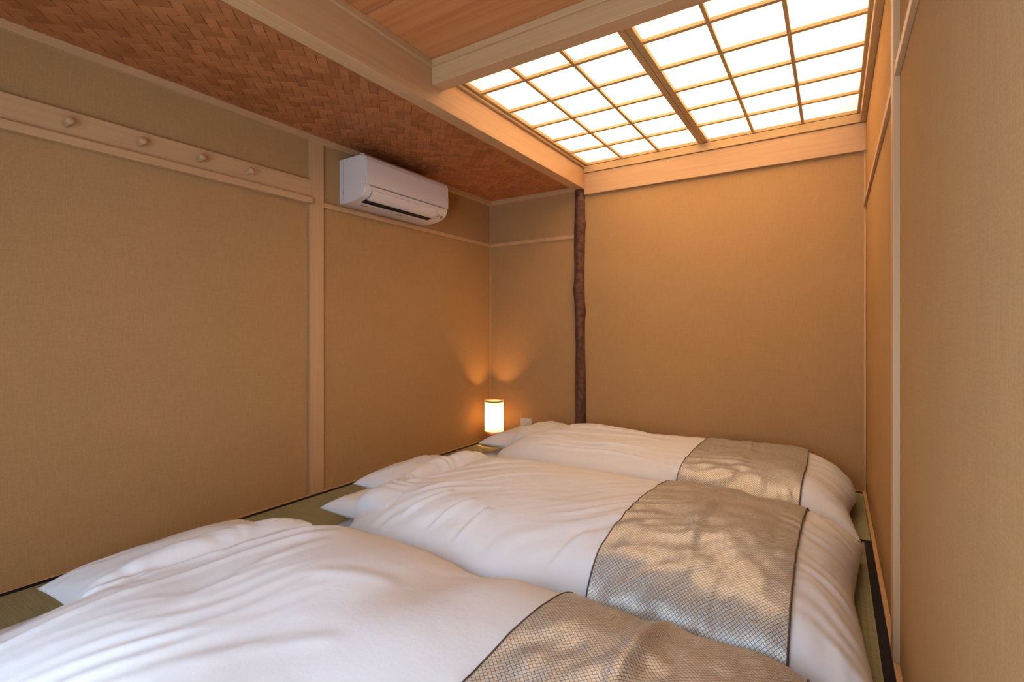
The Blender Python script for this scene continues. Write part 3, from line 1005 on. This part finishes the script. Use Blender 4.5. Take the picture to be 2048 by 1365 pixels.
    def runner(self, label, xa, xb, seed, tmin=-0.955, tmax=0.955):
        xc, hx = (self.x0 + self.x1) / 2, (self.x1 - self.x0) / 2
        nu, nv = 110, 260
        e = edge_spaced(nv)
        P, Q = np.meshgrid(np.linspace(0, 1, nu), tmin + (tmax - tmin) * (e + 1) / 2, indexing='ij')
        skew = 0.008 * np.sin(Q * 2 + seed)
        xs = xa + (xb - xa) * P + skew
        s = (xs - xc) / hx
        for it in range(6):
            X, Y, Z, a = self.surf(np.clip(s, -0.985, 0.985), Q)
            s = s + (xs - X) / hx
        X, Y, Z, a = self.surf(np.clip(s, -0.985, 0.985), Q)
        pos = np.stack([X, Y, Z], -1)
        du = np.gradient(pos, axis=0); dv = np.gradient(pos, axis=1)
        nrm = np.cross(du, dv)
        nrm /= np.linalg.norm(nrm, axis=-1, keepdims=True) + 1e-9
        # arc length across the bed for the weave pattern
        arc = np.concatenate([np.zeros((nu, 1)), np.cumsum(np.linalg.norm(np.diff(pos, axis=1), axis=-1), axis=1)], 1)
        edge = np.clip(np.minimum(P, 1 - P) * 8, 0, 1)
        wr = 0.010 * np.exp(-((P - 0.47 - 0.03 * np.sin(Q * 3 + seed)) / 0.035) ** 2) - 0.006 * np.exp(-((P - 0.56 - 0.03 * np.sin(Q * 3 + seed)) / 0.06) ** 2)
        wr = wr * (0.55 + 0.45 * np.sin(Q * 4 + seed * 1.7))
        wr = wr + 0.0075 * vnoise(X * 9 + seed, Y * 8 + seed, seed) + 0.0030 * vnoise(X * 20 + seed, Y * 13 + seed, seed + 1)
        disp = 0.012 + np.maximum(wr * (0.35 + 0.65 * edge), -0.0075)
        pos = pos + nrm * disp[..., None]
        r = empty('bed_runner', (float(pos[..., 0].mean()), float(pos[..., 1].mean()), float(pos[..., 2].min())), label, 'bed runner', 'brocade runners across the duvets')
        uvs = np.stack([P * (xb - xa), arc], -1).reshape(-1, 2)
        low = pos - nrm * 0.003
        V = np.concatenate([pos.reshape(-1, 3), low.reshape(-1, 3)])
        off = nu * nv
        fs = grid_faces(nu, nv) + grid_faces(nu, nv, off, True)
        mesh('cloth', V.tolist(), fs, M['brocade'], r, None, True, np.concatenate([uvs, uvs]).tolist())
        for k in (0, nu - 1):
            tube('hem', (pos[k, ::2] - nrm[k, ::2] * 0.001).tolist(), 0.0030, M['hem'], r, 6)
        for j in (0, nv - 1):
            tube('hem', (pos[::3, j] - nrm[::3, j] * 0.001).tolist(), 0.0030, M['hem'], r, 6)

G = 'thin futon mattresses on the tatami'
make_mattress('white futon mattress under the nearest duvet', -2.23, -0.32, 0.22, 1.24, 0.075)
make_mattress('white futon mattress under the middle duvet', -2.05, -0.32, 1.54, 2.50, 0.075)
make_mattress('white futon mattress under the duvet by the back wall', -2.26, -0.32, 2.76, 3.64, 0.075)

p_near = make_pillow('white pillow at the head of the nearest futon', (-1.985, 0.885), 0.0, 0.225, 0.345, 0.145, 0.085, 11)
p_low = make_pillow('small white pillow of the middle futon, the nearer and lower of its pair', (-1.885, 1.690), 0.0, 0.225, 0.145, 0.130, 0.060, 12)
p_up = make_pillow('large white pillow of the middle futon, lying further back and higher', (-2.00, 2.150), 0.0, 0.22, 0.315, 0.155, 0.085, 13)
p_far = make_pillow('white pillow beside the paper lamp on the futon by the back wall', (-2.03, 3.36), 0.0, 0.225, 0.32, 0.145, 0.075, 14)

near = Duvet(-1.865, 0.085, 0.02, 1.395, 0.195, 0.105, [p_near],
             [(-1.52, 1.14, 0.16, 0.22, 0.024), (-1.00, 1.20, 0.11, 0.26, -0.050), (-0.78, 1.16, 0.12, 0.2, 0.010), (-0.30, 1.1, 0.3, 0.3, 0.006)],
             [(-1.80, 0.35, -1.56, 1.22, 0.022, 0.010, 0.03), (-1.62, 0.28, -1.50, 1.16, 0.026, 0.009, 0.04),
              (-1.40, 0.62, -1.44, 1.08, 0.026, 0.006, 0.02), (-1.25, 0.9, -1.05, 1.02, 0.03, 0.005, 0.0),
              (-1.15, 0.5, -0.95, 0.75, 0.03, 0.004, 0.02)],
             21, math.radians(72), 0.010, 0.42)
mid = Duvet(-1.865, 0.115, 1.425, 2.625, 0.185, 0.105, [p_low, p_up],
            [(-1.45, 2.1, 0.3, 0.3, 0.012), (-0.45, 1.95, 0.4, 0.35, 0.012), (-1.0, 2.2, 0.2, 0.3, -0.008)],
            [(-1.72, 1.75, -1.30, 2.30, 0.020, 0.009, 0.03), (-1.58, 1.66, -1.15, 2.20, 0.022, 0.007, 0.03), (-1.52, 1.50, -1.42, 1.72, 0.016, 0.012, 0.0),
             (-1.35, 1.48, -1.28, 1.70, 0.015, 0.012, 0.0), (-1.20, 1.47, -1.18, 1.66, 0.014, 0.012, 0.0), (-0.80, 1.47, -0.74, 1.66, 0.016, 0.010, 0.0),
             (-1.72, 2.02, -1.35, 2.42, 0.018, 0.009, 0.02)],
            33, math.radians(42), 0.017, 0.6)
far = Duvet(-1.95, 0.105, 2.665, 3.700, 0.180, 0.110, [p_far],
            [(-1.55, 3.3, 0.25, 0.3, 0.014), (-1.2, 3.2, 0.3, 0.3, 0.0), (-0.1, 3.2, 0.2, 0.3, -0.006)],
            [(-1.75, 3.10, -0.90, 3.18, 0.018, 0.010, 0.02), (-1.80, 2.95, -1.00, 2.98, 0.018, 0.010, -0.02), (-1.60, 3.28, -0.85, 3.32, 0.018, 0.010, 0.02),
             (-1.55, 2.80, -0.95, 2.84, 0.016, 0.009, 0.02), (-1.70, 3.40, -1.10, 3.44, 0.016, 0.008, 0.0)],
            45, math.radians(4), 0.013, 1.0)
near.build('puffy white duvet nearest the viewer')
mid.build('puffy white duvet in the middle of the three futons')
far.build('puffy white duvet on the futon against the back wall')
near.runner('silver-beige brocade runner across the foot of the nearest duvet', -0.615, -0.045, 3)
mid.runner('silver-beige brocade runner across the foot of the middle duvet', -0.655, -0.100, 5, -0.992, 0.955)
far.runner('bronze-beige brocade runner across the foot of the duvet by the back wall', -0.700, -0.135, 8)
